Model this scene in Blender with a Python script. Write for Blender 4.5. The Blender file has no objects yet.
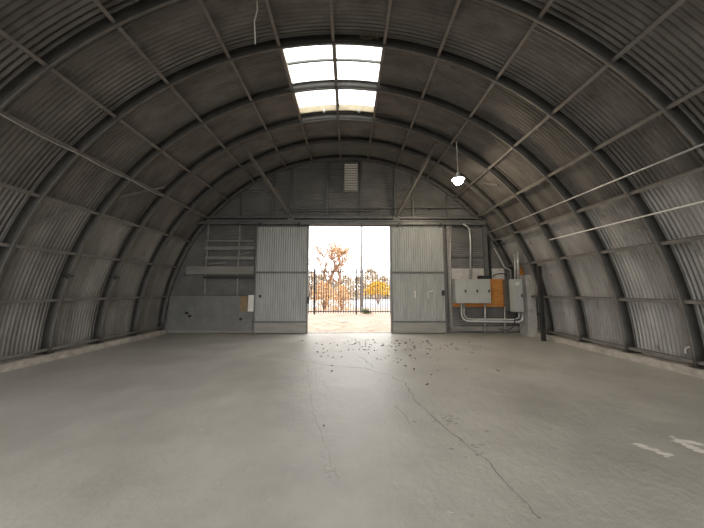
import bpy, math, random
from mathutils import Vector, Matrix, noise
random.seed(7)
S = bpy.context.scene
COL = S.collection
R_ = math.radians
# ------------------------------------------------------------------ camera model (used to place things where the photo shows them)
F, W, H, EYE = 265.0, 704, 528, 1.6
PITCH = math.atan(26 / F); YAW = math.atan(3 / F)
cam = bpy.data.objects.new('camera', bpy.data.cameras.new('camera')); COL.objects.link(cam)
cam.location = (0, 0, EYE)
cam.rotation_euler = (R_(90) + PITCH, 0, -YAW)
cam.data.sensor_width = 36; cam.data.lens = 36 * F / W; cam.data.clip_start = .05; cam.data.clip_end = 500
S.camera = cam
RM = cam.rotation_euler.to_matrix()
O = Vector((0, 0, EYE))
def ray(px, py): return (RM @ Vector(((px - W / 2) / F, -(py - H / 2) / F, -1))).normalized()
def P(px, py, Y):
    d = ray(px, py); return O + d * (Y / d.y)
def G(px, py, z=0.0):
    d = ray(px, py); return O + d * ((z - EYE) / d.z)
CX, CZ, RI = -.17, .05, 6.66            # arch axis and inner radius of the ribs
SK = 6.92                              # radius of the sheeting
def C(px, py, r):
    d = ray(px, py); a = d.x**2 + d.z**2; ox, oz = O.x - CX, O.z - CZ
    b = ox * d.x + oz * d.z; c = ox**2 + oz**2 - r * r
    return O + d * ((-b + math.sqrt(b * b - a * c)) / a)
def arc(r, deg, Y): a = R_(deg); return Vector((CX + r * math.sin(a), Y, CZ + r * math.cos(a)))
YW = 10.1                              # face of the far end wall
Y0 = -4.0                              # rear end of the building
# ------------------------------------------------------------------ materials
def srgb(h):
    v = [int(h[i:i + 2], 16) / 255 for i in (0, 2, 4)]
    return tuple(((c / 12.92) if c <= .04045 else ((c + .055) / 1.055) ** 2.4) for c in v) + (1,)
def mat(name, c1, c2, scale=3, rough=.6, metal=0, bump=0, bscale=None, stretch=(1, 1, 1), spots=None, spot_scale=8, spot_lo=.62, detail=6, r2=None):
    m = bpy.data.materials.new(name); m.use_nodes = True; n = m.node_tree.nodes; l = m.node_tree.links
    b = n['Principled BSDF']; tc = n.new('ShaderNodeTexCoord'); mp = n.new('ShaderNodeMapping'); mp.inputs['Scale'].default_value = stretch
    l.new(tc.outputs['Object'], mp.inputs[0])
    nz = n.new('ShaderNodeTexNoise'); nz.inputs['Scale'].default_value = scale; nz.inputs['Detail'].default_value = detail; nz.inputs['Roughness'].default_value = .65
    l.new(mp.outputs[0], nz.inputs[0])
    rp = n.new('ShaderNodeValToRGB'); rp.color_ramp.elements[0].position = .33; rp.color_ramp.elements[1].position = .67
    rp.color_ramp.elements[0].color = srgb(c1); rp.color_ramp.elements[1].color = srgb(c2)
    l.new(nz.outputs['Fac'], rp.inputs[0]); out = rp.outputs[0]
    if spots:
        n2 = n.new('ShaderNodeTexNoise'); n2.inputs['Scale'].default_value = spot_scale; n2.inputs['Detail'].default_value = 8; n2.inputs['Roughness'].default_value = .7
        l.new(mp.outputs[0], n2.inputs[0])
        mr = n.new('ShaderNodeMapRange'); mr.inputs[1].default_value = spot_lo; mr.inputs[2].default_value = spot_lo + .1; l.new(n2.outputs['Fac'], mr.inputs[0])
        mx = n.new('ShaderNodeMixRGB'); mx.inputs[2].default_value = srgb(spots); l.new(mr.outputs[0], mx.inputs[0]); l.new(out, mx.inputs[1]); out = mx.outputs[0]
    l.new(out, b.inputs['Base Color'])
    b.inputs['Roughness'].default_value = rough; b.inputs['Metallic'].default_value = metal
    if r2 is not None:
        mr = n.new('ShaderNodeMapRange'); mr.inputs[1].default_value = .3; mr.inputs[2].default_value = .7; mr.inputs[3].default_value = rough; mr.inputs[4].default_value = r2
        l.new(nz.outputs['Fac'], mr.inputs[0]); l.new(mr.outputs[0], b.inputs['Roughness'])
    if bump:
        nb = n.new('ShaderNodeTexNoise'); nb.inputs['Scale'].default_value = bscale or scale * 3; nb.inputs['Detail'].default_value = 4
        l.new(tc.outputs['Object'], nb.inputs[0])
        bp = n.new('ShaderNodeBump'); bp.inputs['Strength'].default_value = bump; bp.inputs['Distance'].default_value = .02
        l.new(nb.outputs['Fac'], bp.inputs['Height']); l.new(bp.outputs[0], b.inputs['Normal'])
    return m
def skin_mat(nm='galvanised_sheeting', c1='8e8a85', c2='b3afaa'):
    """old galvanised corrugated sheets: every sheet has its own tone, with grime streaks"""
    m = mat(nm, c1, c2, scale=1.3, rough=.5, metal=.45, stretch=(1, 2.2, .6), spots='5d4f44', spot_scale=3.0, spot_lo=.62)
    n = m.node_tree.nodes; l = m.node_tree.links; b = n['Principled BSDF']
    src = b.inputs['Base Color'].links[0].from_socket
    tc = n.new('ShaderNodeTexCoord'); sp = n.new('ShaderNodeSeparateXYZ'); l.new(tc.outputs['Object'], sp.inputs[0])
    def M(op, a, c):
        x = n.new('ShaderNodeMath'); x.operation = op
        for i, v in enumerate((a, c)):
            if isinstance(v, (int, float)): x.inputs[i].default_value = v
            elif v is not None: l.new(v, x.inputs[i])
        return x.outputs[0]
    ang = M('ARCTAN2', M('SUBTRACT', sp.outputs[0], CX), M('SUBTRACT', sp.outputs[2], CZ))
    qa = M('FLOOR', M('DIVIDE', M('ADD', ang, R_(1.4)), R_(20)), None)
    qy = M('FLOOR', M('DIVIDE', M('SUBTRACT', sp.outputs[1], 10.1), .625), None)
    cb = n.new('ShaderNodeCombineXYZ'); l.new(qa, cb.inputs[0]); l.new(qy, cb.inputs[1])
    wn = n.new('ShaderNodeTexWhiteNoise'); wn.noise_dimensions = '2D'; l.new(cb.outputs[0], wn.inputs['Vector'])
    k = M('ADD', M('MULTIPLY', wn.outputs['Value'], .22), .89)
    mx = n.new('ShaderNodeMixRGB'); mx.blend_type = 'MULTIPLY'; mx.inputs[0].default_value = 1
    l.new(src, mx.inputs[1]); l.new(k, mx.inputs[2]); l.new(mx.outputs[0], b.inputs['Base Color'])
    return m
M_ = {}
M_['skin'] = skin_mat(); M_['left_skin'] = skin_mat('mid_left_sheeting', '77736e', '97938d'); M_['roof_skin'] = skin_mat('dark_roof_sheeting', '5c5751', '7b7670')  # right wall sheets lightest, left between, roof darkest and browner
M_['endsheet'] = mat('end_sheeting', '6d6b68', '868480', 1.4, .6, .1, spots='504a44', spot_scale=3)
M_['rib'] = mat('painted_rib_steel', '403e3a', '54514c', 3, .5, .1, spots='2c2724', spot_scale=7)
M_['flange'] = mat('pale_flange_steel', '5e5b56', '77736d', 3, .5, .1, spots='45403b', spot_scale=7)  # flanges toned lighter than the rib web
M_['purlin'] = mat('purlin_steel', '66615b', '7f7a73', 4, .5, .1, spots='5a4c40', spot_scale=9)
M_['concrete_curb'] = mat('old_concrete', '968d82', 'beb5a9', 5, .9, bump=.6, spots='70675d', spot_scale=9)
M_['door'] = mat('door_sheet_paint', '9fa09c', 'b2b2ad', 2, .5, .1, stretch=(2, 2, .6), spots='6e6b66', spot_scale=6, spot_lo=.66)
M_['door_frame'] = mat('door_frame_paint', '5e5e5b', '72716d', 3, .5, .1)
M_['door_plank'] = mat('door_bottom_timber', '8f8c85', 'a5a199', 3, .7, 0, stretch=(.4, 1, 3), spots='5c564f')
M_['steel'] = mat('grey_steel', '60605e', '75746f', 4, .45, .2, spots='4a443e', spot_scale=8)
M_['darksteel'] = mat('dark_steel', '2e2d2c', '403e3b', 4, .5, .2)
M_['panel'] = mat('grey_lining_panel', '6d6d6a', '7f7f7b', 2.2, .6, 0, spots='4e4d4a', spot_scale=4, spot_lo=.63)
M_['timber'] = mat('weathered_grey_timber', '7a766f', '95908a', 3, .8, 0, stretch=(.3, 1, 4), spots='4a4440')
M_['ply'] = mat('orange_plywood', 'a8692c', 'c88a45', 4, .7, 0, stretch=(.6, 1, 3), spots='8a5220', spot_scale=7)
M_['cab'] = mat('cabinet_grey_enamel', 'acada7', 'b9bab4', 2, .38, .05, spots='989588', spot_scale=6, spot_lo=.68)
M_['conduit'] = mat('galvanised_conduit', 'a6a5a2', 'c4c2bd', 9, .38, .35)
M_['white'] = mat('white_paint', 'd6d2c9', 'eae6dd', 5, .6)
M_['tan'] = mat('tan_board', '7d6a50', '937d5e', 5, .8)
M_['whitewash'] = mat('whitewashed_column', 'b0aca5', 'c9c4bc', 4, .85, 0, bump=.4, spots='8c857c', spot_scale=6, spot_lo=.58)
M_['black'] = mat('black_rubber', '1b1a19', '262423', 5, .6)
M_['picket'] = mat('black_fence_steel', '1d1d1f', '2a2a2c', 5, .5)
M_['leaf'] = mat('dry_leaf', '46291a', '6e442a', 20, .8)
M_['bark'] = mat('brown_bark', '80604a', '9a765a', 6, .9)
M_['russet'] = mat('russet_foliage', 'c89868', 'dab487', 9, .8)
M_['yellow'] = mat('yellow_foliage', 'b88c22', 'd0a838', 9, .8)
M_['olive'] = mat('olive_foliage', 'a08c76', 'b4a18a', 9, .8)
M_['grass'] = mat('green_weeds', '4a5c20', '5f7030', 9, .8)
M_['ground'] = mat('pinkish_yard_gravel', 'a68b7a', 'c0a593', 1.2, .95, 0, bump=.5, bscale=9, spots='7f6a5c', spot_scale=2.5, spot_lo=.55)
M_['road'] = mat('pale_road', '98999a', 'a9aaab', 2, .95)
M_['rear_ground'] = mat('dark_rear_ground', '3a3938', '484644', 6, .9)
M_['pole'] = mat('pale_pole', '7a7876', '8c8986', 4, .7)
M_['crack'] = mat('floor_crack', '6e6b63', '86827a', 20, .9)
M_['scuff'] = mat('bare_concrete_scuff', 'ddd4c9', 'efe8de', 12, .9)
M_['chip'] = mat('chipped_floor_patch', '8f8b83', 'a19c93', 16, .85, spots='75716a', spot_scale=25)
M_['skyboard'] = mat('cream_skylight_board', 'b3a58b', 'cabda3', 5, .8)
M_['nest'] = mat('dried_grass', '5e5344', '80725c', 12, .9)
# floor: worn grey paint with soft sheen
def floor_mat():
    m = mat('grey_floor_paint', 'a29d94', 'bab5ab', .9, .31, 0, detail=8, r2=.52, spots='bdb8ac', spot_scale=6, spot_lo=.62)
    n = m.node_tree.nodes; l = m.node_tree.links; b = n['Principled BSDF']; tc = n.new('ShaderNodeTexCoord')
    a = n.new('ShaderNodeTexNoise'); a.inputs['Scale'].default_value = 2.2; a.inputs['Detail'].default_value = 3
    c = n.new('ShaderNodeTexNoise'); c.inputs['Scale'].default_value = 16; c.inputs['Detail'].default_value = 8; c.inputs['Roughness'].default_value = .7
    l.new(tc.outputs['Object'], a.inputs[0]); l.new(tc.outputs['Object'], c.inputs[0])
    b1 = n.new('ShaderNodeBump'); b1.inputs['Strength'].default_value = .5; b1.inputs['Distance'].default_value = .04; l.new(a.outputs['Fac'], b1.inputs['Height'])
    b2 = n.new('ShaderNodeBump'); b2.inputs['Strength'].default_value = .8; b2.inputs['Distance'].default_value = .012; l.new(c.outputs['Fac'], b2.inputs['Height']); l.new(b1.outputs[0], b2.inputs['Normal'])
    l.new(b2.outputs[0], b.inputs['Normal'])
    return m
M_['floor'] = floor_mat()
def glass_mat(name, tint, tr):
    m = bpy.data.materials.new(name); m.use_nodes = True; n = m.node_tree.nodes; l = m.node_tree.links
    for x in list(n): n.remove(x)
    o = n.new('ShaderNodeOutputMaterial'); t = n.new('ShaderNodeBsdfTransparent'); t.inputs[0].default_value = tint
    d = n.new('ShaderNodeBsdfTranslucent'); d.inputs[0].default_value = tint; mx = n.new('ShaderNodeMixShader'); mx.inputs[0].default_value = tr
    nz = n.new('ShaderNodeTexNoise'); nz.inputs['Scale'].default_value = 4
    ma = n.new('ShaderNodeMath'); ma.operation = 'MULTIPLY_ADD'; ma.inputs[1].default_value = .1; ma.inputs[2].default_value = tr - .05; l.new(nz.outputs['Fac'], ma.inputs[0]); l.new(ma.outputs[0], mx.inputs[0])
    l.new(t.outputs[0], mx.inputs[1]); l.new(d.outputs[0], mx.inputs[2]); l.new(mx.outputs[0], o.inputs[0]); return m
M_['pane'] = glass_mat('clear_skylight_sheet', (.92, .92, .9, 1), .25)
M_['grime_glass'] = glass_mat('grimy_louvre_glass', (.22, .21, .19, 1), .7)
def emit(name, col, st):
    m = bpy.data.materials.new(name); m.use_nodes = True; b = m.node_tree.nodes['Principled BSDF']
    b.inputs['Emission Color'].default_value = col; b.inputs['Emission Strength'].default_value = st; b.inputs['Base Color'].default_value = col; return m
M_['bulb'] = emit('lit_bulb', (1, .86, .66, 1), 190)
# ------------------------------------------------------------------ mesh helpers
class MB:
    def __init__(s): s.v = []; s.f = []
    def add(s, vs, fs):
        b = len(s.v); s.v += [tuple(v) for v in vs]; s.f += [tuple(b + i for i in f) for f in fs]; return s
    def box(s, x0, x1, y0, y1, z0, z1):
        x0, x1 = sorted((x0, x1)); y0, y1 = sorted((y0, y1)); z0, z1 = sorted((z0, z1))
        return s.add([(x0, y0, z0), (x1, y0, z0), (x1, y1, z0), (x0, y1, z0), (x0, y0, z1), (x1, y0, z1), (x1, y1, z1), (x0, y1, z1)],
                     [(3, 2, 1, 0), (4, 5, 6, 7), (0, 1, 5, 4), (1, 2, 6, 5), (2, 3, 7, 6), (3, 0, 4, 7)])
    def bar(s, a, b, w, h, up=(0, 0, 1)):
        a, b = Vector(a), Vector(b); d = (b - a).normalized(); u = Vector(up)
        if abs(d.dot(u)) > .98: u = Vector((0, 1, 0))
        x = d.cross(u).normalized(); z = x.cross(d).normalized()
        q = [x * i * w / 2 + z * j * h / 2 for i, j in ((-1, -1), (1, -1), (1, 1), (-1, 1))]
        return s.add([a + k for k in q] + [b + k for k in q], [(3, 2, 1, 0), (4, 5, 6, 7), (0, 1, 5, 4), (1, 2, 6, 5), (2, 3, 7, 6), (3, 0, 4, 7)])
    def tube(s, pts, r, n=8, r1=None):
        pts = [Vector(p) for p in pts]; N = len(pts); rings = []; prev = None
        for i, p in enumerate(pts):
            d = ((pts[min(i + 1, N - 1)]) - (pts[max(i - 1, 0)])).normalized()
            if prev is None:
                u = Vector((0, 0, 1)) if abs(d.z) < .9 else Vector((1, 0, 0)); x = d.cross(u).normalized()
            else: x = (prev - d * prev.dot(d)).normalized()
            prev = x; y = d.cross(x)
            rr = r if r1 is None else r + (r1 - r) * i / max(1, N - 1)
            rings.append([p + (x * math.cos(2 * math.pi * k / n) + y * math.sin(2 * math.pi * k / n)) * rr for k in range(n)])
        fs = [(i * n + k, i * n + (k + 1) % n, (i + 1) * n + (k + 1) % n, (i + 1) * n + k) for i in range(N - 1) for k in range(n)]
        fs += [tuple(range(n))[::-1], tuple((N - 1) * n + k for k in range(n))]
        return s.add([v for q in rings for v in q], fs)
    def lathe(s, prof, c, n=20):
        c = Vector(c); vs = [c + Vector((r * math.cos(2 * math.pi * k / n), r * math.sin(2 * math.pi * k / n), z)) for r, z in prof for k in range(n)]
        return s.add(vs, [(i * n + k, i * n + (k + 1) % n, (i + 1) * n + (k + 1) % n, (i + 1) * n + k) for i in range(len(prof) - 1) for k in range(n)])
    def build(s, name, m, parent=None, smooth=False):
        me = bpy.data.meshes.new(name); 
        off = parent_loc(parent)
        me.from_pydata([(v[0] - off.x, v[1] - off.y, v[2] - off.z) for v in s.v], [], s.f); me.update()
        if smooth:
            for p in me.polygons: p.use_smooth = True
        me.materials.append(M_[m]); o = bpy.data.objects.new(name, me); COL.objects.link(o)
        if parent is not None: o.parent = parent
        return o
def parent_loc(p):
    v = Vector((0, 0, 0))
    while p is not None: v = v + p.location; p = p.parent
    return v
def empty(name, loc, label, cat, group=None):
    o = bpy.data.objects.new(name, None); COL.objects.link(o); o.location = loc; o.empty_display_size = .2
    o['label'] = label; o['category'] = cat
    if group: o['group'] = group
    return o
def tag(o, label, cat, group=None, kind=None):
    o['label'] = label; o['category'] = cat
    if group: o['group'] = group
    if kind: o['kind'] = kind
    return o
def struct(mb, name, m, parent=None, smooth=False):
    o = mb.build(name, m, parent, smooth)
    if parent is None: o['kind'] = 'structure'
    return o
def bend(pts, rad=.12, n=6):
    """polyline with rounded corners"""
    pts = [Vector(p) for p in pts]; out = [pts[0]]
    for i in range(1, len(pts) - 1):
        a = (pts[i - 1] - pts[i]); b = (pts[i + 1] - pts[i]); r = min(rad, a.length * .45, b.length * .45)
        p0 = pts[i] + a.normalized() * r; p1 = pts[i] + b.normalized() * r
        for k in range(n + 1):
            t = k / n; out.append(p0 * (1 - t)**2 + pts[i] * 2 * t * (1 - t) + p1 * t * t)
    return out + [pts[-1]]
# ------------------------------------------------------------------ floor and curbs
struct(MB().box(CX - 6.75, CX + 6.75, Y0, YW + .1, -.12, 0), 'floor', 'floor')
def curb(sgn):
    m = MB(); rnd = random.Random(3 + sgn); ys = [Y0 + i * (YW - Y0) / 70 for i in range(71)]; vs = []
    for y in ys:
        a = 6.6 + rnd.uniform(-.02, .015); h = .15 + rnd.uniform(-.012, .006)
        for x, z in ((a, -.05), (a + .005, h - .02), (a + .04, h), (7.2, h), (7.2, -.05)): vs.append((CX + sgn * x, y, z))
    fs = [(i * 5 + k, i * 5 + k + 1, (i + 1) * 5 + k + 1, (i + 1) * 5 + k)[::sgn] for i in range(70) for k in range(4)]
    m.add(vs, fs); return m
struct(curb(-1), 'baseboard_left', 'concrete_curb'); struct(curb(1), 'baseboard_right', 'concrete_curb')
# ------------------------------------------------------------------ corrugated shell
PITCHC, AMP = .0762, .0155
SKY_A = (-10.7, 7.7); SKY_Y = (5.14, 7.42); ADDED_SKY = (-1.2, 2.5)  # last range: unseen roof opening added to light the floor and right wall
def shell(a0, a1, hole=False):
    A = [a0 + (a1 - a0) * i / max(1, round((a1 - a0) / 3)) for i in range(round((a1 - a0) / 3) + 1)]
    if hole:
        for h in SKY_A: A[min(range(len(A)), key=lambda i: abs(A[i] - h))] = h
    ny = int((YW + .15 - Y0) / PITCHC * 6); Ys = [Y0 + j * PITCHC / 6 for j in range(ny + 1)]
    m = MB(); na = len(A); vs = []
    for j, y in enumerate(Ys):
        q = AMP * math.sin(j * math.pi / 3)
        for a in A: vs.append(arc(SK + q, a, y))
    fs = []
    for j in range(ny):
        yc = (Ys[j] + Ys[j + 1]) / 2
        for i in range(na - 1):
            ac = (A[i] + A[i + 1]) / 2
            if hole and ((SKY_A[0] < ac < SKY_A[1] and SKY_Y[0] < yc < SKY_Y[1]) or (-41 < ac < -9 and ADDED_SKY[0] < yc < ADDED_SKY[1])): continue
            fs.append((j * na + i, j * na + i + 1, (j + 1) * na + i + 1, (j + 1) * na + i))
    return m.add(vs, fs)
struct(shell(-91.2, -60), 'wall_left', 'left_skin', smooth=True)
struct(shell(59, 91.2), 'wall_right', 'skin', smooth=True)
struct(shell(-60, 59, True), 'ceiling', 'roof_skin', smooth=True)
# ------------------------------------------------------------------ ribs
NAMES = ['tight against the far end wall', 'second from the far end wall', 'third from the far end wall, at the skylight far end', 'fourth from the far end wall, crossing under the skylight',
         'fifth from the far wall, along the skylight near edge', 'sixth from the far wall, nearer than the skylight', 'seventh from the far end wall', 'eighth from the far end wall', 'ninth from the far end wall, overhead']
def arcstrip(mb, r0, r1, y0, y1, n=72, a=88.9):
    vs = []; 
    for i in range(n + 1):
        t = -a + 2 * a * i / n
        for r, y in ((r0, y0), (r1, y0), (r1, y1), (r0, y1)): vs.append(arc(r, t, y))
    fs = [(i * 4 + k, i * 4 + (k + 1) % 4, (i + 1) * 4 + (k + 1) % 4, (i + 1) * 4 + k) for i in range(n) for k in range(4)] + [(3, 2, 1, 0), (n * 4, n * 4 + 1, n * 4 + 2, n * 4 + 3)]
    mb.add(vs, fs)
RIBY = [10.02 - 1.24 * k for k in range(9)]
for k, y in enumerate(RIBY):
    t = empty('arch_rib', (CX, y, .1), 'dark arch rib ' + NAMES[k], 'rib', 'steel arch ribs of the hut')
    m = MB(); arcstrip(m, RI + .014, RI + .22, y - .008, y + .008); m.build('web', 'rib', t, True)
    m = MB(); arcstrip(m, RI, RI + .014, y - .022, y + .022); m.build('inner_flange', 'flange', t, True)
    m = MB(); arcstrip(m, RI + .22, RI + .232, y - .035, y + .035); m.build('outer_flange', 'flange', t, True)
    for sx in (-1, 1):
        MB().box(CX + sx * (RI - .02), CX + sx * (RI + .28), y - .08, min(y + .08, YW - .005), .148, .162).build('foot_plate', 'rib', t)
# ------------------------------------------------------------------ purlins
PA = [-78.7, -69.1, -60, -50.5, -42, -31.5, -20, -11, -1.4, 7.7, 17.5, 28.6, 40, 49.5, 59, 68.6, 78.6, 88.3, -88.3]
def purl_label(a):
    side = 'left' if a < -1.5 else 'right'; n = {1: 'first', 2: 'second', 3: 'third', 4: 'fourth', 5: 'fifth', 6: 'sixth', 7: 'seventh', 8: 'eighth'}
    if abs(a + 1.4) < .1: return 'steel purlin along the crown, passing under the middle of the skylight'
    if abs(a) > 88: return 'lowest steel girt just above the %s concrete curb' % side
    k = abs(PA.index(a) - 8)
    if k == 1: return 'steel purlin along the %s edge of the skylight' % side
    if k == 8: return 'steel girt at waist height along the %s wall' % side
    if k == 7: return 'steel girt at head height along the %s wall' % side
    return 'steel purlin on the %s side, %s out from the crown purlin' % (side, n[k])
for a in PA:
    t = R_(a); er = Vector((math.sin(t), 0, math.cos(t))); et = Vector((math.cos(t), 0, -math.sin(t)))
    m = MB(); r0 = RI + .035
    for (ra, rb, ta, tb) in ((r0, r0 + .006, -.032, .032), (r0, r0 + .08, -.032, -.026)):
        c = Vector((CX, 0, CZ)); q = [c + er * r + et * s for r, s in ((ra, ta), (ra, tb), (rb, tb), (rb, ta))]
        y0, y1 = Y0, YW - .02
        m.add([Vector((p.x, y0, p.z)) for p in q] + [Vector((p.x, y1, p.z)) for p in q], [(3, 2, 1, 0), (4, 5, 6, 7), (0, 1, 5, 4), (1, 2, 6, 5), (2, 3, 7, 6), (3, 0, 4, 7)])
    o = m.build('purlin', 'purlin'); tag(o, purl_label(a), 'purlin', 'longitudinal steel purlins')
# ------------------------------------------------------------------ skylight
rk = MB()
def curbstrip(mb, a0, a1, y0, y1, r0=SK - .03, r1=SK + .16, n=6):
    vs = []
    for i in range(n + 1):
        t = a0 + (a1 - a0) * i / n
        for r, y in ((r0, y0), (r1, y0), (r1, y1), (r0, y1)): vs.append(arc(r, t, y))
    mb.add(vs, [(i * 4 + k, i * 4 + (k + 1) % 4, (i + 1) * 4 + (k + 1) % 4, (i + 1) * 4 + k) for i in range(n) for k in range(4)] + [(3, 2, 1, 0), (n * 4, n * 4 + 1, n * 4 + 2, n * 4 + 3)])
sky = MB()
curbstrip(sky, SKY_A[0], SKY_A[1], SKY_Y[1], SKY_Y[1] + .03); curbstrip(sky, SKY_A[0], SKY_A[1], SKY_Y[0] - .03, SKY_Y[0])
curbstrip(sky, SKY_A[0] - .25, SKY_A[0], SKY_Y[0] - .03, SKY_Y[1] + .03, n=1); curbstrip(sky, SKY_A[1], SKY_A[1] + .25, SKY_Y[0] - .03, SKY_Y[1] + .03, n=1)
wf = struct(sky, 'window_1', 'skyboard')
sp = MB(); curbstrip(sp, SKY_A[0] - .3, SKY_A[1] + .3, SKY_Y[0] - .03, SKY_Y[1] + .03, SK + .162, SK + .168, 8); sp.build('pane', 'pane', wf, True)
for yb in (5.86, 6.5):
    b = MB(); curbstrip(b, SKY_A[0], SKY_A[1], yb - .02, yb + .02, SK + .11, SK + .158, 8); b.build('glazing_bar', 'steel', wf)
b = MB(); curbstrip(b, -1.75, -1.05, SKY_Y[0], SKY_Y[1], SK + .05, SK + .158, 1); b.build('glazing_bar', 'steel', wf)
# ------------------------------------------------------------------ far end wall
def xz(px, py, Y=YW): p = P(px, py, Y); return p.x, p.z
DX0, DX1 = xz(308, 300)[0], xz(390.5, 300)[0]; DZ = xz(350, 226)[1]
VX0, VZ1 = xz(329, 162); VX1, VZ0 = xz(359, 193)
m = MB(); nz = int(6.95 / PITCHC * 6); rows = []
def spans(z):
    w = math.sqrt(max(0, (SK - .01)**2 - max(0, z - CZ)**2)); s = [(CX - w, CX + w)]
    for (a, b, z0, z1) in ((DX0, DX1, -1, DZ), (VX0 + .04, VX1 - .04, VZ0 + .04, VZ1 - .04)):
        if z0 < z < z1:
            s = [q for p0, p1 in s for q in (((p0, a), (b, p1)) if p0 < a and p1 > b else ((p0, p1),))]
    return s
for j in range(nz):
    z0, z1 = j * PITCHC / 6, (j + 1) * PITCHC / 6
    y0, y1 = (YW + .02 + AMP * math.sin(j * math.pi / 3)), (YW + .02 + AMP * math.sin((j + 1) * math.pi / 3))
    for a, b in spans((z0 + z1) / 2): 
        w1 = math.sqrt(max(0, (SK - .01)**2 - max(0, z1 - CZ)**2)); a1, b1 = max(a, CX - w1), min(b, CX + w1)
        m.add([(a, y0, z0), (b, y0, z0), (b1, y1, z1), (a1, y1, z1)], [(0, 1, 2, 3)])
struct(m, 'wall_far', 'endsheet', smooth=True)
# louvred gable vent
v = MB(); t_ = .05
v.box(VX0, VX1, YW - .05, YW + .06, VZ1 - t_, VZ1).box(VX0, VX1, YW - .05, YW + .06, VZ0, VZ0 + t_).box(VX0, VX0 + t_, YW - .05, YW + .06, VZ0 + t_, VZ1 - t_).box(VX1 - t_, VX1, YW - .05, YW + .06, VZ0 + t_, VZ1 - t_)
vm = (VX0 + VX1) / 2
v.box(vm - .02, vm + .02, YW - .05, YW + .06, VZ0 + t_, VZ1 - t_)
w2 = struct(v, 'window_2', 'steel')
b = MB()
for i in range(11):
    z = VZ0 + .1 + i * (VZ1 - VZ0 - .16) / 11; b.bar((vm + .02, YW, z), (VX1 - t_, YW, z), .03, .012, up=(0, .2, .98))
b.build('louvre_slats', 'steel', w2)
b = MB()
for i in range(11):
    z = VZ0 + .1 + i * (VZ1 - VZ0 - .16) / 11; b.bar((VX0 + t_, YW - .01, z), (vm - .02, YW - .01, z), .03, .012, up=(0, .2, .98))
b.build('louvre_slats', 'steel', w2)
MB().box(VX0 + t_, vm - .02, YW + .02, YW + .03, VZ0 + t_, VZ1 - t_).build('blanking_panel', 'panel', w2)
MB().box(vm + .02, VX1 - t_, YW + .055, YW + .06, VZ0 + t_, VZ1 - t_).build('pane', 'grime_glass', w2)
# gable studs and girts
tr = [0]
def trim(mb, m='steel'):
    tr[0] += 1; return struct(mb, 'trim_%d' % tr[0], m)
ZB = xz(350, 218)[1]
for px in (240, 273.5, 291.5, 327, 361, 395, 413, 447, 480):
    x = P(px, 213, YW).x; zt = CZ + math.sqrt(max(0, (RI)**2 - (x - CX)**2)) - .02
    if zt > ZB + .2:
        if px in (327, 361): zt = min(zt, 9)
        trim(MB().box(x - .035, x + .035, YW - .07, YW + .005, ZB, zt))
# main header beam + sliding door track
xl = xz(208, 219)[0]; xr = xz(481, 219)[0]
hb = empty('header_beam', (0, YW - .1, DZ), 'long dark steel header beam and sliding door track above the doorway', 'beam')
zz = [xz(350, q)[1] for q in (217.5, 219.5, 222, 226)]
MB().box(xl, xr, YW - .16, YW - .0, zz[1], zz[0]).build('top_flange', 'steel', hb)
MB().box(xl, xr, YW - .06, YW - .0, zz[2], zz[1]).build('web', 'darksteel', hb)
MB().box(xl + .1, xr, YW - .30, YW - .0, zz[2] - .05, zz[2]).build('bottom_flange', 'steel', hb)
MB().box(xz(200, 224)[0], xz(482, 224)[0], YW - .26, YW - .2, DZ + .0, zz[2] - .05).build('door_track', 'steel', hb)
for px in (262, 300, 398, 438):
    x = P(px, 224, YW).x; MB().box(x - .05, x + .05, YW - .28, YW - .262, DZ - .06, DZ + .06).build('track_hanger', 'darksteel', hb)
p = P(300 + 49, 225, YW - .3)
# pipe in front of the gable
a, b2 = P(279, 208.5, YW - .14), P(469, 207.5, YW - .14)
gp = empty('gable_pipe', a, 'thin grey pipe running level above the header beam', 'pipe')
MB().tube([a, b2], .022).build('pipe', 'purlin', gp)
MB().tube([P(286, 210.5, YW - .13), P(374, 210.5, YW - .13)], .034).build('sleeve', 'steel', gp)
for px in (281, 330, 380, 430, 466): 
    q = P(px, 208, YW - .14); MB().box(q.x - .02, q.x + .02, YW - .17, YW - .02, q.z - .04, q.z + .04).build('bracket', 'steel', gp)
# diagonal braces
for (u, w, lab) in (((242, 144), (291, 217), 'left'), ((436.5, 143), (396, 217), 'right')):
    A = C(u[0], u[1], RI + .02); B = P(w[0], w[1], YW - .2)
    t = empty('diagonal_brace', B, 'long steel brace slanting from roof rib down to header beam, %s of the doorway' % lab, 'brace', 'diagonal braces of the end wall')
    MB().bar(A, B, .09, .09).build('strut', 'purlin', t)
    MB().box(B.x - .12, B.x + .12, B.y - .02, B.y + .06, B.z - .12, B.z + .04).build('gusset_plate', 'steel', t)
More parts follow.
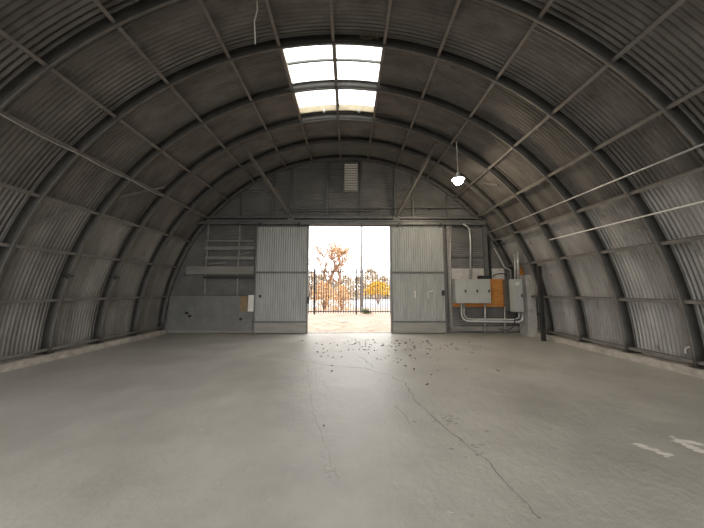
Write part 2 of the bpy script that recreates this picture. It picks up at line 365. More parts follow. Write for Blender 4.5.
# ------------------------------------------------------------------ sliding doors
def door(px0, px1, n, hand):
    yf = YW - .16
    x0, x1 = P(px0, 280, yf).x, P(px1, 280, yf).x; zt = P(300, 225.5, yf).z; zm = P(300, 272.5, yf).z; zb = P(300, 322, yf).z; z0 = .03
    y0, y1 = yf, yf + .05
    f = MB(); w = .05
    f.box(x0, x0 + w, y0, y1, z0, zt).box(x1 - w, x1, y0, y1, z0, zt).box(x0 + w, x1 - w, y0, y1, zt - w, zt).box(x0 + w, x1 - w, y0 - .005, y1, zm - .035, zm + .035).box(x0 + w, x1 - w, y0 - .005, y1, zb - .03, zb + .03)
    d = struct(f, 'door_%d' % n, 'door_frame')
    d['label'] = 'tall grey corrugated steel sliding door leaf %s of the opening' % ('left' if n == 1 else 'right')
    for za, zc, nm in ((zm + .035, zt - w, 'upper_sheet'), (zb + .03, zm - .035, 'lower_sheet')):
        s = MB(); N = int((x1 - x0 - 2 * w) / .086 * 8); vs = []
        for i in range(N + 1):
            x = x0 + w + (x1 - x0 - 2 * w) * i / N; c = math.sin(i * 2 * math.pi / 8); c = max(-.75, min(.75, c)) / .75
            for z in (za, zc): vs.append((x, y0 + .02 + .011 * c, z))
        s.add(vs, [(2 * i, 2 * i + 2, 2 * i + 3, 2 * i + 1) for i in range(N)]); s.build(nm, 'door', d)
    MB().box(x0 + w, x1 - w, y0 + .005, y1 - .01, z0, zb - .03).build('kick_board', 'door_plank', d)
    hx = x1 - .0 if n == 1 else x1 - .12
    hz = P(310, 300, yf).z
    if n == 1:
        MB().box(x1 - .03, x1 + .06, y0 - .05, y0 - .0, hz - .13, hz + .13).build('lock_box', 'darksteel', d)
        q = P(260, 296, yf); MB().box(q.x - .03, q.x + .05, y0 - .02, y0 + .01, q.z - .06, q.z + .04).build('pull_handle', 'darksteel', d)
    else:
        q = P(443, 293, yf); MB().box(q.x - .05, q.x + .05, y0 - .03, y0 + .0, q.z - .1, q.z + .1).build('latch', 'darksteel', d)
        mk = MB()
        for (pa, pb, wd) in (((415, 291), (415.5, 298), .05), ((428, 292), (433, 290.5), .03), ((427.5, 293), (429, 299), .025)):
            A, B = P(pa[0], pa[1], y0 + .002), P(pb[0], pb[1], y0 + .002); A.y = B.y = y0 + .006; mk.bar(A, B, .004, wd, up=(1, 0, 0) if abs(A.x - B.x) < .1 else (0, 0, 1))
        mk.build('scraped_paint', 'white', d)
    for px in (x0 + .35, x1 - .35):
        MB().box(px - .04, px + .04, y0 + .05, y0 + .06, zt, zt + .02).build('roller_strap', 'darksteel', d)
    return d
door(254.5, 308, 1, 1); door(391, 445.5, 2, -1)
struct(MB().box(DX0 - .3, DX1 + .3, YW - .02, YW + .25, -.1, .015), 'trim_threshold', 'concrete_curb')
# opening jambs
trim(MB().box(DX0 - .07, DX0, YW - .04, YW + .08, 0, DZ), 'steel'); trim(MB().box(DX1, DX1 + .07, YW - .04, YW + .08, 0, DZ), 'steel')
trim(MB().box(DX0 - .07, DX1 + .07, YW - .02, YW + .08, DZ, DZ + .1), 'steel')
# ------------------------------------------------------------------ end wall, left part
def vbox(px0, px1, py0, py1, y0, y1): # box between pixels on the plane of its front face
    a = P(px0, py0, y0); b = P(px1, py1, y0); pm = (py0 + py1) / 2; a.x = P(px0, pm, y0).x; b.x = P(px1, pm, y0).x; return MB().box(a.x, b.x, y0, y1, b.z, a.z)
for px, t0, t1 in ((206.5, 225, 295), (238.5, 225, 295)): trim(vbox(px - .9, px + .9, t0, t1, YW - .07, YW + .005), 'timber')
def part_board(px0, px1, py0, py1, dep, name, m, lab, cat, group=None):
    return tag(vbox(px0, px1, py0, py1, YW - dep, YW - dep + .03).build(name, m), lab, cat, group)
o = vbox(168.5, 253, 296, 330.5, YW - .10, YW - .075); lp = o.build('lining_panel', 'panel')
# trim the panel to the curve of the arch
for v_ in lp.data.vertices:
    lim = CX - math.sqrt(RI**2 - (v_.co.z - CZ)**2) + .02 if v_.co.z > CZ else -9
    v_.co.x = max(v_.co.x, lim)
tag(lp, 'large flat grey lining panel low on the end wall left of the doors', 'panel')
for i, (px, w) in enumerate(((196, .0), (224, 0))):
    q = P(px, 296, YW - .1); MB().box(q.x - .004, q.x + .004, YW - .104, YW - .1, .1, q.z - .01).build('panel_seam', 'steel', lp)
part_board(168, 253.5, 330.5, 333.2, .12, 'plinth_board', 'timber', 'low grey timber plinth under the left lining panel', 'board')
part_board(186, 254, 266.3, 274.3, .12, 'wide_board', 'timber', 'wide grey timber board, lowest and broadest of those left of the doors', 'board', 'boards across the left studs')
part_board(205, 254, 256.5, 259.5, .1, 'board', 'timber', 'narrow grey board just above the wide one, left of the doors', 'board', 'boards across the left studs')
part_board(205, 254, 246.3, 249.8, .1, 'board', 'timber', 'grey board second from the top across the left studs', 'board', 'boards across the left studs')
part_board(205, 254, 240, 241.8, .1, 'board', 'timber', 'thin topmost grey board across the left studs', 'board', 'boards across the left studs')
part_board(203, 254, 276, 278.6, .1, 'gap_strip', 'darksteel', 'dark strip for the shaded gap below the wide board left of the doors', 'rail')  # dark strip put in for the shade of the gap under the board
for (a, b_, c, d_, nm, lb) in ((208, 228, 262, 264.5, 'broken_batten', 'short broken timber batten lying behind the boards, left bay'), (240, 253, 251.5, 254.5, 'broken_batten', 'short broken batten between the upper boards beside the door')):
    A, B = P(a, d_, YW - .05), P(b_, c, YW - .05); tag(MB().bar(A, B, .03, .05).build(nm, 'timber'), lb, 'batten')
part_board(240, 247.4, 296, 311.5, .13, 'tan_board', 'tan', 'small tan board fixed on the lining panel beside the left door', 'board')
part_board(248, 253.6, 295, 311.5, .16, 'notice_plate', 'white', 'small off-white plate beside the left door leaf', 'sign')
for (px, py) in ((187, 313), (190, 316), (241, 319)):
    q = P(px, py, YW - .105); tag(MB().tube([(q.x, YW - .1, q.z), (q.x, YW - .16, q.z)], .05, 10).build('pipe_stub', 'darksteel'),
        {187: 'upper round dark stub on the left lining panel', 190: 'lower round dark stub on the left lining panel', 241: 'dark stub under the small tan board'}[px], 'pipe stub')
# ------------------------------------------------------------------ end wall, right part (switchgear)
trim(vbox(448, 451.5, 223, 329, YW - .1, YW + .005), 'timber')
trim(vbox(484.5, 487.8, 221, 279, YW - .12, YW + .005), 'steel')
trim(vbox(489, 490.5, 221, 280, YW - .07, YW + .005), 'darksteel')
trim(vbox(452, 484, 255, 257, YW - .06, YW + .005), 'steel')
trim(vbox(450, 524, 326.5, 331, YW - .06, YW + .005), 'timber')
trim(vbox(452, 505, 268.5, 306, YW - .0, YW + .012), 'whitewash')
def ptag(mb, name, m, lab, cat, group=None, smooth=False): return tag(mb.build(name, m, None, smooth), lab, cat, group)
ply = ptag(vbox(453, 504.5, 279, 307, YW - .15, YW - .125), 'plywood_backboard', 'ply', 'orange plywood backing board behind the grey three-door cabinet', 'board')
yc = YW - .42
q0, q1 = P(455, 279, yc), P(491.5, 303.3, yc)
sw = empty('switchboard_cabinet', (q0.x, yc, q1.z), 'wide grey electrical cabinet with three doors on orange plywood', 'cabinet')
MB().box(q0.x, q1.x, yc + .02, YW - .15, q1.z, q0.z).build('body', 'cab', sw)
for i in range(3):
    a = q0.x + (q1.x - q0.x) * i / 3 + .012; b_ = q0.x + (q1.x - q0.x) * (i + 1) / 3 - .012
    d = MB().box(a, b_, yc, yc + .02, q1.z + .015, q0.z - .015).build('door', 'cab', sw)
    zc = q1.z + (q0.z - q1.z) * .5
    MB().box(b_ - .08, b_ - .04, yc - .03, yc, zc - .05, zc + .05).build('handle', 'darksteel', d)
# narrow tall cabinet in front of the whitewashed column
yn = 9.1
q0, q1 = P(513.5, 279, yn), P(524.5, 312, yn)
nb = empty('meter_cabinet', (q0.x, yn, q1.z), 'narrow tall grey electrical cabinet with a white label beside the pale column', 'cabinet')
MB().box(q0.x, q1.x, yn + .02, yn + .28, q1.z, q0.z).build('body', 'cab', nb)
d = MB().box(q0.x + .015, q1.x - .015, yn, yn + .02, q1.z + .02, q0.z - .02).build('door', 'cab', nb)
L0, L1 = P(515.3, 282, yn), P(519.5, 285.5, yn)
lb = MB().box(L0.x, L1.x, yn - .004, yn, L1.z, L0.z).build('label_plate', 'white', d)
MB().box(q1.x - .08, q1.x - .05, yn - .03, yn, (q0.z + q1.z) / 2 - .06, (q0.z + q1.z) / 2 + .06).build('handle', 'darksteel', d)
ptag(vbox(506.5, 511.5, 280, 311, YW - .4, YW - .2), 'switch_box', 'steel', 'slim dark grey switch box between the plywood and the narrow cabinet', 'cabinet')
tag(vbox(480, 489, 275.5, 279, YW - .3, YW - .1).build('cable_gland_box', 'darksteel'), 'small dark box on top of the three-door cabinet', 'box')
# whitewashed column
yk = 9.3
c0, c1 = P(525.5, 275, yk), P(538.5, 339.5, yk)
ptag(MB().box(c0.x, c1.x, yk, yk + .5, 0, c0.z), 'column', 'whitewash', 'pale whitewashed pillar against the right wall beside the cabinets', 'pillar')
ptag(vbox(519.8, 524, 265, 276, 9.6, 9.63), 'small_plywood_piece', 'ply', 'small orange plywood piece above the narrow grey cabinet', 'board')
# dark posts and timbers leaning by the column
A = G(543.5, 341); 
ptag(MB().box(A.x - .04, A.x + .06, A.y - .05, A.y + .05, 0, P(541, 266, A.y).z), 'dark_post', 'darksteel', 'black post standing just right of the pale pillar', 'post')
A = P(565, 330, 8.9); B = P(548, 270, 8.9)
ptag(MB().bar((A.x - .0, 8.9, .1), B, .08, .08), 'leaning_post', 'rib', 'dark timber leaning on the right wall beyond the black post', 'post')
A, B = P(538, 314, 9.1), P(556, 316, 9.1)
ptag(MB().bar(A, B, .06, .1), 'cross_timber', 'rib', 'short dark cross timber behind the black post', 'timber')
# conduits
def pipe(pts, r, name, lab, m='conduit', cat='conduit', group='conduits around the switchgear', rad=.18, clips=()):
    return tag(MB().tube(bend(pts, rad), r, 8).build(name, m, None, True), lab, cat, group)
Yc = YW - .25
pipe([P(463, 224, Yc), P(469.5, 228, Yc), P(470.5, 242, Yc), P(470.5, 279, Yc)], .035, 'conduit', 'pale conduit dropping from the header beam onto the three-door cabinet')
pipe([P(461.5, 303, Yc), P(461.5, 321, Yc), P(519, 322, 9.3), P(522.5, 320, 9.22), P(522.5, 311.8, 9.24)], .045, 'conduit', 'thick pale conduit looping under the cabinets to the narrow cabinet', rad=.3)
pipe([P(464, 303, Yc), P(464, 319, Yc), P(514, 319.5, 9.35), P(519, 318, 9.25), P(519, 311.8, 9.24)], .03, 'conduit', 'thinner pale conduit just above the thick loop under the cabinets', rad=.25)
pipe([P(485, 303, Yc), P(485, 332.5, Yc)], .035, 'conduit', 'vertical conduit below the right door of the three-door cabinet')
pipe([P(504.8, 307, Yc), P(504.8, 334, Yc)], .022, 'conduit', 'thin vertical conduit below the plywood edge')
pipe([P(451, 226, YW - .15), P(450, 260, YW - .15), P(450.5, 330, YW - .15)], .025, 'conduit', 'pale vertical conduit on the stud beside the right door')
pipe([P(518, 251, 9.16), P(518, 279, 9.16)], .045, 'conduit', 'thick pale upright conduit over the narrow cabinet, taller right one')
pipe([P(515, 254, 9.16), P(515, 279, 9.16)], .03, 'conduit', 'slender upright conduit left of the thick one over the narrow cabinet')
def arcpipe(r, a0, a1, y, tail, rad, nm, lab, m='conduit'):
    pts = [arc(r, a0 + (a1 - a0) * i / 16, y) for i in range(17)] + tail
    return tag(MB().tube(pts, rad, 8).build(nm, m, None, True), lab, 'conduit', 'conduits around the switchgear')
x_ = P(509, 279, 9.8).x
q = arc(6.5, 63, 9.8)
arcpipe(6.5, 60, 68, 9.85, [Vector((P(508, 262, 9.85).x, 9.85, P(508, 270, 9.85).z)), P(508, 280.5, 9.8)], .035, 'curved_conduit', 'upper curved pipe bending along the arch beside the switchgear', 'steel')
arcpipe(6.4, 61, 68, 9.75, [P(510.5, 270, 9.75), P(510.5, 281, 9.75)], .025, 'curved_conduit', 'lower curved pipe bending along the arch beside the switchgear', 'conduit')
# loose cable loops
for i, (cx_, cy_, rr) in enumerate(((501, 277, .28), (499, 243, .2))):
    c_ = P(cx_, cy_, YW - .2); pts = [c_ + Vector((rr * math.cos(t), .04 * math.sin(3 * t), rr * .45 * math.sin(t))) for t in [k * math.pi / 16 for k in range(0, 34 if i else 17)]]
    tag(MB().tube(pts, .018, 6).build('cable_loop', 'black', None, True), ('dark cable loop arching over the top of the orange plywood', 'dark cable coil hanging high beside the arch at the far right corner')[i], 'cable')
pts = [P(515, 322, 9.3) + Vector((-.1 * math.sin(t * 3), 0, 0)) for t in (0,)]
tag(MB().tube(bend([P(516, 312, 9.2), P(514, 326, 9.1), P(508, 331, 9.1), P(499, 329, 9.2)], .3), .014, 6).build('loose_cable', 'black', None, True), 'thin black cable hanging in a curve under the narrow cabinet', 'cable')
# conduit along ribs on right wall at far corner
for i, (a0, a1, r, y) in enumerate(((62, 84, RI - .05, 9.9), (56, 86, RI - .04, 8.7))):
    tag(MB().tube([arc(r, a0 + (a1 - a0) * k / 14, y) for k in range(15)], .014, 6).build('curved_conduit', 'steel', None, True), ('thin curved conduit following the end rib above the pale pillar', 'thin curved conduit following the second rib on the right wall')[i], 'conduit', 'conduits around the switchgear')
# ------------------------------------------------------------------ longitudinal pipes along the right and left sides
def lpipe(p1, p2, r, y0, y1, rad, m, lab, sag=.0):
    A, B = C(p1[0], p1[1], r), C(p2[0], p2[1], r); X = (A.x + B.x) / 2; Z = (A.z + B.z) / 2
    N = 24; pts = []
    for i in range(N + 1):
        y = y0 + (y1 - y0) * i / N; s = -sag * abs(math.sin((y - RIBY[0]) / 1.24 * math.pi)); pts.append((X, y, Z + s))
    return tag(MB().tube(pts, rad, 8).build('long_pipe', m, None, True), lab, 'pipe')
lpipe((549, 239), (704, 203), RI - .03, .8, C(549, 239, RI - .03).y, .016, 'white', 'long white pipe level along the right wall at shoulder height')
lpipe((500, 227), (704, 146), RI - .03, .8, 9.9, .018, 'conduit', 'long thin grey pipe higher along the right side, under the roof curve')
lpipe((76, 153), (0, 113), RI - .02, .8, 7.4, .012, 'conduit', 'thin pale cable sagging along the left roof curve', .03)
# bay braces
for (u, w, lab) in (((28.4, 225.5), (72, 212), 'flat brace slanting in the left wall bay near the picture edge'), ((600, 212), (651, 231), 'flat brace slanting in the right wall bay above the white pipe'),
                    ((687, 243), (703.5, 255), 'flat brace slanting at the right picture edge'), ((119, 197), (165, 187), 'thin brace slanting in a middle bay of the left roof'), ((482, 183), (497, 185), 'thin brace in the far right roof bay')):
    A, B = C(u[0], u[1], RI + .16), C(w[0], w[1], RI + .16); tag(MB().bar(A, B, .012, .05).build('bay_brace', 'purlin'), lab, 'brace')
# ------------------------------------------------------------------ pendant lamp
T = C(456.6, 141, RI + .03); zb = P(457, 178, T.y).z
lamp = empty('pendant_lamp', (T.x, T.y, T.z), 'lit pendant lamp hanging from the roof at the right', 'lamp')
MB().tube([T, (T.x, T.y, zb + .1)], .012, 6).build('cord', 'white', lamp)
MB().tube([(T.x, T.y, zb + .02), (T.x, T.y, zb + .16)], .045, 12).build('socket', 'white', lamp)
MB().lathe([(.04, .06), (.09, .04), (.17, -.03), (.175, -.045), (.165, -.045), (.085, .03), (.035, .05)], (T.x, T.y, zb)).build('shade', 'white', lamp, True)
MB().lathe([(.001, -.2), (.07, -.18), (.125, -.12), (.135, -.06), (.08, .01), (.03, .04)], (T.x, T.y, zb), 16).build('bulb', 'bulb', lamp, True)
MB().box(T.x - .06, T.x + .06, T.y - .06, T.y + .06, T.z - .02, T.z + .03).build('ceiling_rose', 'steel', lamp)
# hanging cable near the top edge
A = C(257, -12, RI + .04); zc = P(257.5, 44, A.y).z
tag(MB().tube([A, (A.x + .02, A.y, A.z * .6 + zc * .4), (A.x - .02, A.y, A.z * .4 + zc * .6), (A.x + .01, A.y, zc)], .01, 6).build('hanging_cable', 'white', None, True), 'pale cable end dangling from the roof left of the skylight', 'cable')
# bird nest / bundle on the rib by skylight
q = C(368, 38, RI + .02); nm = MB(); rnd = random.Random(5)
for i in range(60):
    a = Vector((rnd.uniform(-.16, .16), rnd.uniform(-.04, .05), rnd.uniform(-.03, .1))); d = Vector((rnd.uniform(-1, 1), rnd.uniform(-.3, .3), rnd.uniform(-.4, .4))).normalized() * rnd.uniform(.05, .12)
    nm.tube([q + a, q + a + d], .004, 4)
ptag(nm, 'bird_nest', 'nest', 'straggly bundle of dry twigs on the rib above the skylight', 'nest')
for (px, py) in ((324, 111), (359, 111)):
    q = C(px, py, RI - .01); tag(MB().lathe([(.001, -.06), (.03, -.04), (.035, 0), (.02, .04), (.02, .08)], q, 12).build('small_bulb_fitting', 'white', None, True), 'small pale fitting below the skylight far edge, %s one' % ('left' if px < 340 else 'right'), 'fitting')
# clamps on ribs, left wall
for (px, py, lb) in ((68, 276, 'nearer'), (115, 277.5, 'farther')):
    q = C(px, py, RI - .03); tag(MB().box(q.x - .05, q.x + .05, q.y - .09, q.y + .09, q.z - .025, q.z + .025).box(q.x - .02, q.x + .02, q.y - .02, q.y + .02, q.z - .06, q.z + .06).build('clamp', 'darksteel'), 'dark clamp on a left wall rib, the %s of two' % lb, 'clamp')
# white ring / bent hose on right wall bottom
q = C(691, 353, RI + .18)
pts = [q + Vector((0, .09 * math.cos(t), .11 * math.sin(t))) for t in [math.pi * k / 10 - .3 for k in range(13)]]
tag(MB().tube(pts, .015, 6).build('bent_hose', 'white', None, True), 'small white bent hose low on the right wall near the picture edge', 'hose')
# ------------------------------------------------------------------ floor marks
def ribbon(pts, w, m, name, rnd, parent):
    P3 = [G(*p) for p in pts]; fine = []
    for a, b_ in zip(P3, P3[1:]):
        n = max(2, int((b_ - a).length / .12))
        for i in range(n):
            fine.append(a.lerp(b_, i / n) + Vector((rnd.uniform(-.025, .025), rnd.uniform(-.025, .025), 0)))
    fine.append(P3[-1]); mb = MB(); vs = []
    for i, p in enumerate(fine):
        d = (fine[min(i + 1, len(fine) - 1)] - fine[max(i - 1, 0)]); nrm = Vector((-d.y, d.x, 0)).normalized() * w * rnd.uniform(.3, 1) / 2
        vs += [(p.x - nrm.x, p.y - nrm.y, .0012), (p.x + nrm.x, p.y + nrm.y, .0012)]
    mb.add(vs, [(2 * i, 2 * i + 1, 2 * i + 3, 2 * i + 2) for i in range(len(fine) - 1)])
    return mb.build(name, m, parent)
floor = bpy.data.objects['floor']; rnd = random.Random(11)
ribbon([(275, 356), (284, 357.5), (308, 361.6), (335.5, 366), (366, 368.4), (386.6, 374.5), (405, 383), (414, 398), (427.5, 412), (444.6, 425.7), (458, 439), (477, 452), (500, 474), (526, 504), (541, 519)], .018, 'crack', 'crack', rnd, floor)
ribbon([(359, 356), (366, 361), (373, 367.5)], .02, 'crack', 'crack', rnd, floor)
ribbon([(306.5, 364), (311.6, 405), (320, 432.5), (330, 460), (339, 478.5)], .005, 'crack', 'crack', rnd, floor)
ribbon([(396, 405), (402, 412), (410, 424)], .012, 'crack', 'crack', rnd, floor)
CR = [(405, 383), (414, 398), (427.5, 412), (444.6, 425.7), (458, 439), (477, 452), (500, 474), (526, 504), (541, 519)]
def blobs(cx_, cy_, w, h, n, m, name, size):
    mb = MB()
    for i in range(n):
        p = G(cx_ + rnd.gauss(0, w), cy_ + rnd.gauss(0, h)); k = rnd.randint(5, 8); s = size * rnd.uniform(.4, 1.3); a = rnd.uniform(0, 6)
        vs = [(p.x + s * rnd.uniform(.5, 1.3) * math.cos(a + 6.283 * j / k), p.y + s * .6 * rnd.uniform(.4, 1.3) * math.sin(a + 6.283 * j / k), .0014 + i * 1e-6) for j in range(k)]
        mb.add(vs, [tuple(range(k))])
    return mb.build(name, m, floor)
blobs(447, 418, 8, 5, 45, 'chip', 'chipped_patch', .022); blobs(331, 470, 6, 6, 34, 'chip', 'chipped_patch', .014); blobs(470, 445, 10, 8, 10, 'chip', 'chipped_patch', .03)
for a, b_ in (((637, 444), (669, 456)), ((672, 438), (703, 453)), ((676, 440), (700, 444))):
    for k in range(14):
        t = rnd.random(); 
        blobs(a[0] + (b_[0] - a[0]) * t, a[1] + (b_[1] - a[1]) * t, 1.5, .6, 1, 'scuff', 'bare_scuff', .028) if k == 0 else None
    mb = MB()
    for k in range(20):
        t = k / 19 + rnd.uniform(-.03, .03); p = G(a[0] + (b_[0] - a[0]) * t, a[1] + (b_[1] - a[1]) * t + rnd.gauss(0, .6)); kk = 7; s = rnd.uniform(.012, .04)
        mb.add([(p.x + 1.6 * s * math.cos(6.283 * j / kk) * rnd.uniform(.6, 1.2), p.y + .7 * s * math.sin(6.283 * j / kk) * rnd.uniform(.6, 1.2), .0016 + k * 1e-6) for j in range(kk)], [tuple(range(kk))])
    mb.build('bare_scuff', 'scuff', floor)
for i in range(8):
    for t in (.1, .3, .5, .7, .9): blobs(CR[i][0] + (CR[i + 1][0] - CR[i][0]) * t, CR[i][1] + (CR[i + 1][1] - CR[i][1]) * t, 1.6, 1.2, 2, 'chip', 'crack_crumble', .011)
for (x_, y_) in ((556, 428), (523, 454), (450, 512), (471, 515), (200, 385), (202, 430), (165, 460), (552, 490)): blobs(x_, y_, 1.5, .8, 5, 'chip' if x_ % 2 else 'scuff', 'scuff_mark', .008)
# ------------------------------------------------------------------ dry leaves blown in through the door
lm = []
for k in range(5):
    mb = MB(); L, Wd = .075, .024; vs = []
    for i in range(7):
        u = i / 6; w = Wd * math.sin(math.pi * min(1, u * .95 + .03)) ** .8; z = .005 + .014 * math.sin(u * 3 + k) ** 2
        vs += [(L * (u - .5) * 2 * .6, -w, z + .012 * (k % 3)), (L * (u - .5) * 2 * .6, 0, z), (L * (u - .5) * 2 * .6, w, z + .01)]
    fs = [(3 * i + j, 3 * i + j + 1, 3 * i + j + 4, 3 * i + j + 3) for i in range(6) for j in range(2)]
    mb.add(vs, fs); me = bpy.data.meshes.new('dry_leaf'); me.from_pydata(mb.v, [], mb.f); me.materials.append(M_['leaf']); me.update(); lm.append(me)
rnd = random.Random(21); n = 0
fixed = [(332, 371.5), (401, 360.5), (414, 370), (431, 375), (466, 369.5), (323.5, 353), (328, 356), (333, 358), (324, 426), (498, 371), (440, 349), (397, 359)]
while n < 150:
    if n < len(fixed): px, py = fixed[n]
    else:
        if rnd.random() < .6: px, py = rnd.gauss(395, 34), 340 + abs(rnd.gauss(0, 6))
        else: px, py = rnd.gauss(380, 50), 341 + abs(rnd.gauss(0, 13))
        if not (262 < px < 520 and 336.5 < py < 400): continue
    p = G(px, py)
    if p.y > YW - .3: continue
    o = bpy.data.objects.new('dry_leaf', lm[n % 5]); COL.objects.link(o); o.location = (p.x, p.y, 0); o.rotation_euler = (0, 0, rnd.uniform(0, 6.28)); s = rnd.uniform(.4, .95); o.scale = (s, s, s)
    tag(o, 'small dry brown leaf scattered on the grey floor in front of the doorway', 'leaf', 'dry leaves on the floor'); n += 1
# ------------------------------------------------------------------ outside
def gz(y): return .25 * min(1, max(0, (y - YW - .2) / 5)) - .02
m = MB(); xs = [-30 + 2 * i for i in range(31)]; ys = [YW + .1, 11, 12, 13, 14, 15, 16, 18, 21]
vs = [(x, y, gz(y) + (0 if y < 11 else .02 * noise.noise(Vector((x, y, 0))))) for y in ys for x in xs]; nx = len(xs)
m.add(vs, [(j * nx + i, j * nx + i + 1, (j + 1) * nx + i + 1, (j + 1) * nx + i) for j in range(len(ys) - 1) for i in range(nx - 1)])
ptag(m, 'yard_ground', 'ground', 'pinkish gravel yard outside the doorway', 'ground')['kind'] = 'structure'
m = MB().box(-60, 60, 21, 60, .05, .24); ptag(m, 'road', 'road', 'pale road beyond the black fence', 'road')['kind'] = 'structure'
m = MB().box(-150, 150, 60, 200, .0, .2); ptag(m, 'far_field', 'ground', 'far ground beyond the road', 'ground')['kind'] = 'structure'
m = MB().box(-30, 30, -30, Y0 - .02, -.15, -.03); ptag(m, 'rear_yard', 'rear_ground', 'unseen dark yard behind the building', 'ground')['kind'] = 'structure'  # unseen ground, coloured dark to keep bounce light off the ceiling
# fence
YF = 15.2; zt = P(350, 269, YF).z; zb_ = gz(YF); zl = P(350, 311.5, YF).z; zu = P(350, 272, YF).z
fx0, fx1 = -6.2, 6.4
fe = empty('picket_fence', (0, YF, zb_), 'black steel picket fence standing across the yard outside', 'fence')
for z in (zl, zu): MB().box(fx0, fx1, YF - .02, YF + .02, z - .025, z + .025).build('rail', 'picket', fe)
x = fx0; i = 0
while x < fx1:
    MB().box(x - .017, x + .017, YF - .035, YF - .012, zb_ + .06, zt - .03).add([(x - .017, YF - .035, zt - .03), (x + .017, YF - .035, zt - .03), (x + .017, YF - .012, zt - .03), (x - .017, YF - .012, zt - .03), (x, YF - .023, zt + .03)], [(0, 1, 4), (1, 2, 4), (2, 3, 4), (3, 0, 4)]).build('picket', 'picket', fe); x += .14
for px in (314.5, 356.3):
    x = P(px, 300, YF).x
    for dx in ((0,) if px > 330 else (0,)): MB().box(x - .04, x + .04, YF - .0, YF + .08, zb_ - .1, zt + .06).build('post', 'picket', fe)
for x in (-4.6, 2.7, 5.1): MB().box(x - .04, x + .04, YF, YF + .08, zb_ - .1, zt + .06).build('post', 'picket', fe)
# pole
q = P(361.5, 290, 17.5); pl = empty('street_pole', (q.x, 17.5, gz(17.5)), 'slim pale pole rising behind the fence', 'pole')
MB().tube([(q.x, 17.5, gz(17.5) - .1), (q.x, 17.5, 9)], .1, 12, .08).build('shaft', 'pole', pl, True)
MB().lathe([(.13, 0), (.13, .25), (.09, .3)], (q.x, 17.5, gz(17.5)), 12).build('base_collar', 'pole', pl)
MB().tube([(q.x, 17.5, 8.8), (q.x + .8, 17.5, 9.1), (q.x + 1.4, 17.5, 9.1)], .04, 8).build('arm', 'pole', pl, True)
# overhead wires meeting at an insulator
w = MB(); q = P(380, 247, 17.5)
for (a_, b_) in ((362.2, 226), (400, 226), (420, 205)): w.tube([q, (q + P(a_, b_, 17.5)) / 2 - Vector((0, 0, .04)), P(a_, b_, 17.5)], .018, 5)
w.tube([q, q + Vector((0, 0, -.25))], .04, 8)
ptag(w, 'overhead_wire', 'black', 'dark overhead wires meeting in a V at upper right of the doorway', 'wire')
# trees
def grow(mb, tips, p, d, L, r, lv, rnd, spread=.55):
    q = p + d * L; mid = p.lerp(q, .5) + Vector((rnd.uniform(-1, 1), rnd.uniform(-1, 1), 0)) * L * .06
    mb.tube([p, mid, q], r, 5, r * .74)
    if lv <= 1: tips.append(mid)
    if lv == 0: tips.append(q); return
    for i in range(3 if lv > 2 else rnd.choice((2, 3, 3))):
        nd = (d + Vector((rnd.uniform(-1, 1), rnd.uniform(-1, 1), rnd.uniform(-.35, .8))) * spread).normalized(); grow(mb, tips, q, nd, L * rnd.uniform(.66, .86), r * .66, lv - 1, rnd, spread)
def foliage(mb, tips, per, sz, jit, rnd):
    for t in tips:
        for i in range(per):
            c = t + Vector((rnd.gauss(0, jit), rnd.gauss(0, jit), rnd.gauss(0, jit))); u = Vector((rnd.uniform(-1, 1), rnd.uniform(-1, 1), rnd.uniform(-1, 1))).normalized(); v_ = u.orthogonal().normalized(); s = sz * rnd.uniform(.6, 1.3)
            mb.add([c - u * s, c + v_ * s * .5, c + u * s, c - v_ * s * .5], [(0, 1, 2, 3)])
def tree(px, Y, hgt, lv, r, fol, lab, seed, per=2, sz=.07, jit=.12, spread=.55, name='bare_tree', cat='tree', frac=.26, group=None):
    rnd = random.Random(seed); x = P(px, 290, Y).x; b = Vector((x, Y, .1)); t = empty(name, b, lab, cat, group); mb = MB(); tips = []
    grow(mb, tips, b, Vector((.03, 0, 1)).normalized(), hgt * frac, r, lv, rnd, spread); mb.build('trunk', 'bark', t)
    f = MB(); foliage(f, tips, per, sz, jit, rnd); f.build('foliage', fol, t)
tree(327, 22, 7.4, 6, .15, 'russet', 'bare branching tree with rusty leaves at the left of the doorway view', 4, per=1, sz=.06, jit=.15, spread=1.0, frac=.24)
tree(341, 25, 5.4, 4, .14, 'russet', 'smaller bare rusty tree right of the large one', 9, per=1, sz=.06, jit=.15, spread=.7)
def shrub(px, Y, wd, ht, fol, lab, seed, n=900, sz=.07, name='shrub', z0=.2, group=None, lift=0):
    rnd = random.Random(seed); x = P(px, 290, Y).x; b = Vector((x, Y, z0)); t = empty(name, b, lab, 'shrub', group); st = MB(); f = MB(); tips = []
    for i in range(14):
        a = rnd.uniform(0, 6.28); q = b + Vector((wd * .8 * math.cos(a) * rnd.random(), wd * .5 * math.sin(a) * rnd.random(), lift + ht * rnd.uniform(.5, 1))); st.tube([b, b.lerp(q, .5) + Vector((0, 0, .1)), q], .02, 4, .008)
    for i in range(n):
        a = rnd.uniform(0, 6.28); ph = rnd.random(); rr = math.sqrt(rnd.random()); k = (1 - ph ** 2.2) ** .5; tips.append(b + Vector((0, 0, lift)) + Vector((wd * rr * k * math.cos(a), wd * .6 * rr * k * math.sin(a), ht * ph)) )
    st.build('stems', 'bark', t); foliage(f, tips, 1, sz, .05, rnd); f.build('foliage', fol, t)
shrub(324, 17.5, 1.0, 1.9, 'russet', 'rusty orange shrub behind the fence under the tree', 1, 900)
shrub(342, 18.5, .85, 1.7, 'russet', 'second rusty shrub, between the tree and the pole', 2, 700)
shrub(378, 24, 1.35, 1.15, 'yellow', 'bright yellow bush right of the pole beyond the fence', 3, 1600, .08, z0=.24, lift=.95)
shrub(366, 15.6, .35, .28, 'grass', 'low green weeds at the fence foot', 4, 250, .05, name='weed_clump')
rnd = random.Random(8)
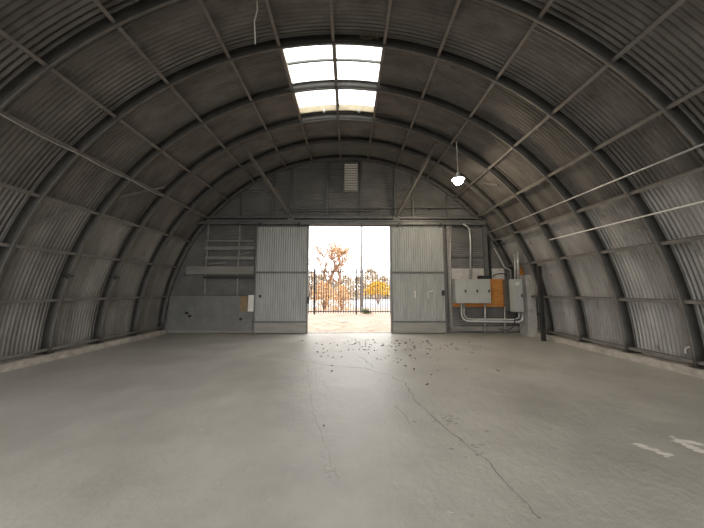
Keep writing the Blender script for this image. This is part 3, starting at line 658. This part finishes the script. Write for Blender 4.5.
for i in range(11):
    px = 282 + i * 13 + rnd.uniform(-3, 3); shrub(px, 42 + rnd.uniform(-4, 4), 2.0, rnd.uniform(3.0, 4.6), 'olive', 'pale brown distant tree in the line beyond the road', 30 + i, 500, .3, name='distant_tree', group='distant tree line')
# low wall behind fence
# ------------------------------------------------------------------ rear wall behind the camera; unseen wide doorway added to let daylight in
BW, BH = 5.2, 4.6
m = MB()
def seg_wall(mb, x0, x1, z0, Yp):
    N = 40
    for i in range(N):
        a, b_ = x0 + (x1 - x0) * i / N, x0 + (x1 - x0) * (i + 1) / N; f_ = lambda x: CZ + math.sqrt(max(0, SK**2 - (x - CX)**2))
        if f_(a) > z0 or f_(b_) > z0: mb.add([(a, Yp, z0), (b_, Yp, z0), (b_, Yp, max(z0, f_(b_))), (a, Yp, max(z0, f_(a)))], [(0, 1, 2, 3)])
seg_wall(m, CX - SK, CX - BW, 0, Y0); seg_wall(m, CX + 3.6, CX + SK, 0, Y0); seg_wall(m, CX - BW, CX + 3.6, BH, Y0)
struct(m, 'wall_rear', 'endsheet')
# ------------------------------------------------------------------ light
Wd = bpy.data.worlds.new('overcast_sky'); S.world = Wd; Wd.use_nodes = True; n = Wd.node_tree.nodes; l = Wd.node_tree.links
bg = n['Background']; tc = n.new('ShaderNodeTexCoord'); nz_ = n.new('ShaderNodeTexNoise'); nz_.inputs['Scale'].default_value = 1.5; l.new(tc.outputs['Generated'], nz_.inputs[0])
rp = n.new('ShaderNodeValToRGB'); rp.color_ramp.elements[0].color = (.96, .98, 1, 1); rp.color_ramp.elements[1].color = (1, .99, .97, 1); l.new(nz_.outputs['Fac'], rp.inputs[0]); l.new(rp.outputs[0], bg.inputs[0])
bg.inputs[1].default_value = 3.0
def portal(loc, rot, sx, sy):
    L = bpy.data.lights.new('portal', 'AREA'); L.shape = 'RECTANGLE'; L.size = sx; L.size_y = sy; L.cycles.is_portal = True
    o = bpy.data.objects.new('daylight_portal', L); COL.objects.link(o); o.location = loc; o.rotation_euler = rot
portal(((DX0 + DX1) / 2, YW + .3, DZ / 2), (R_(-90), 0, 0), DX1 - DX0 + .3, DZ + .2)
portal((CX, Y0 - .05, BH / 2), (R_(90), 0, 0), BW * 2 + .1, BH + .1)
portal(arc(SK + .1, -25, (ADDED_SKY[0] + ADDED_SKY[1]) / 2), (0, R_(-25), 0), 4.0, 3.9)
sk = arc(SK + .22, -1.4, (SKY_Y[0] + SKY_Y[1]) / 2); portal(sk, (0, 0, 0), 2.4, 2.4)
vs_ = S.view_settings; vs_.view_transform = 'Standard'; vs_.look = 'None'; vs_.gamma = 1; vs_.use_curve_mapping = False; vs_.exposure = 0.6
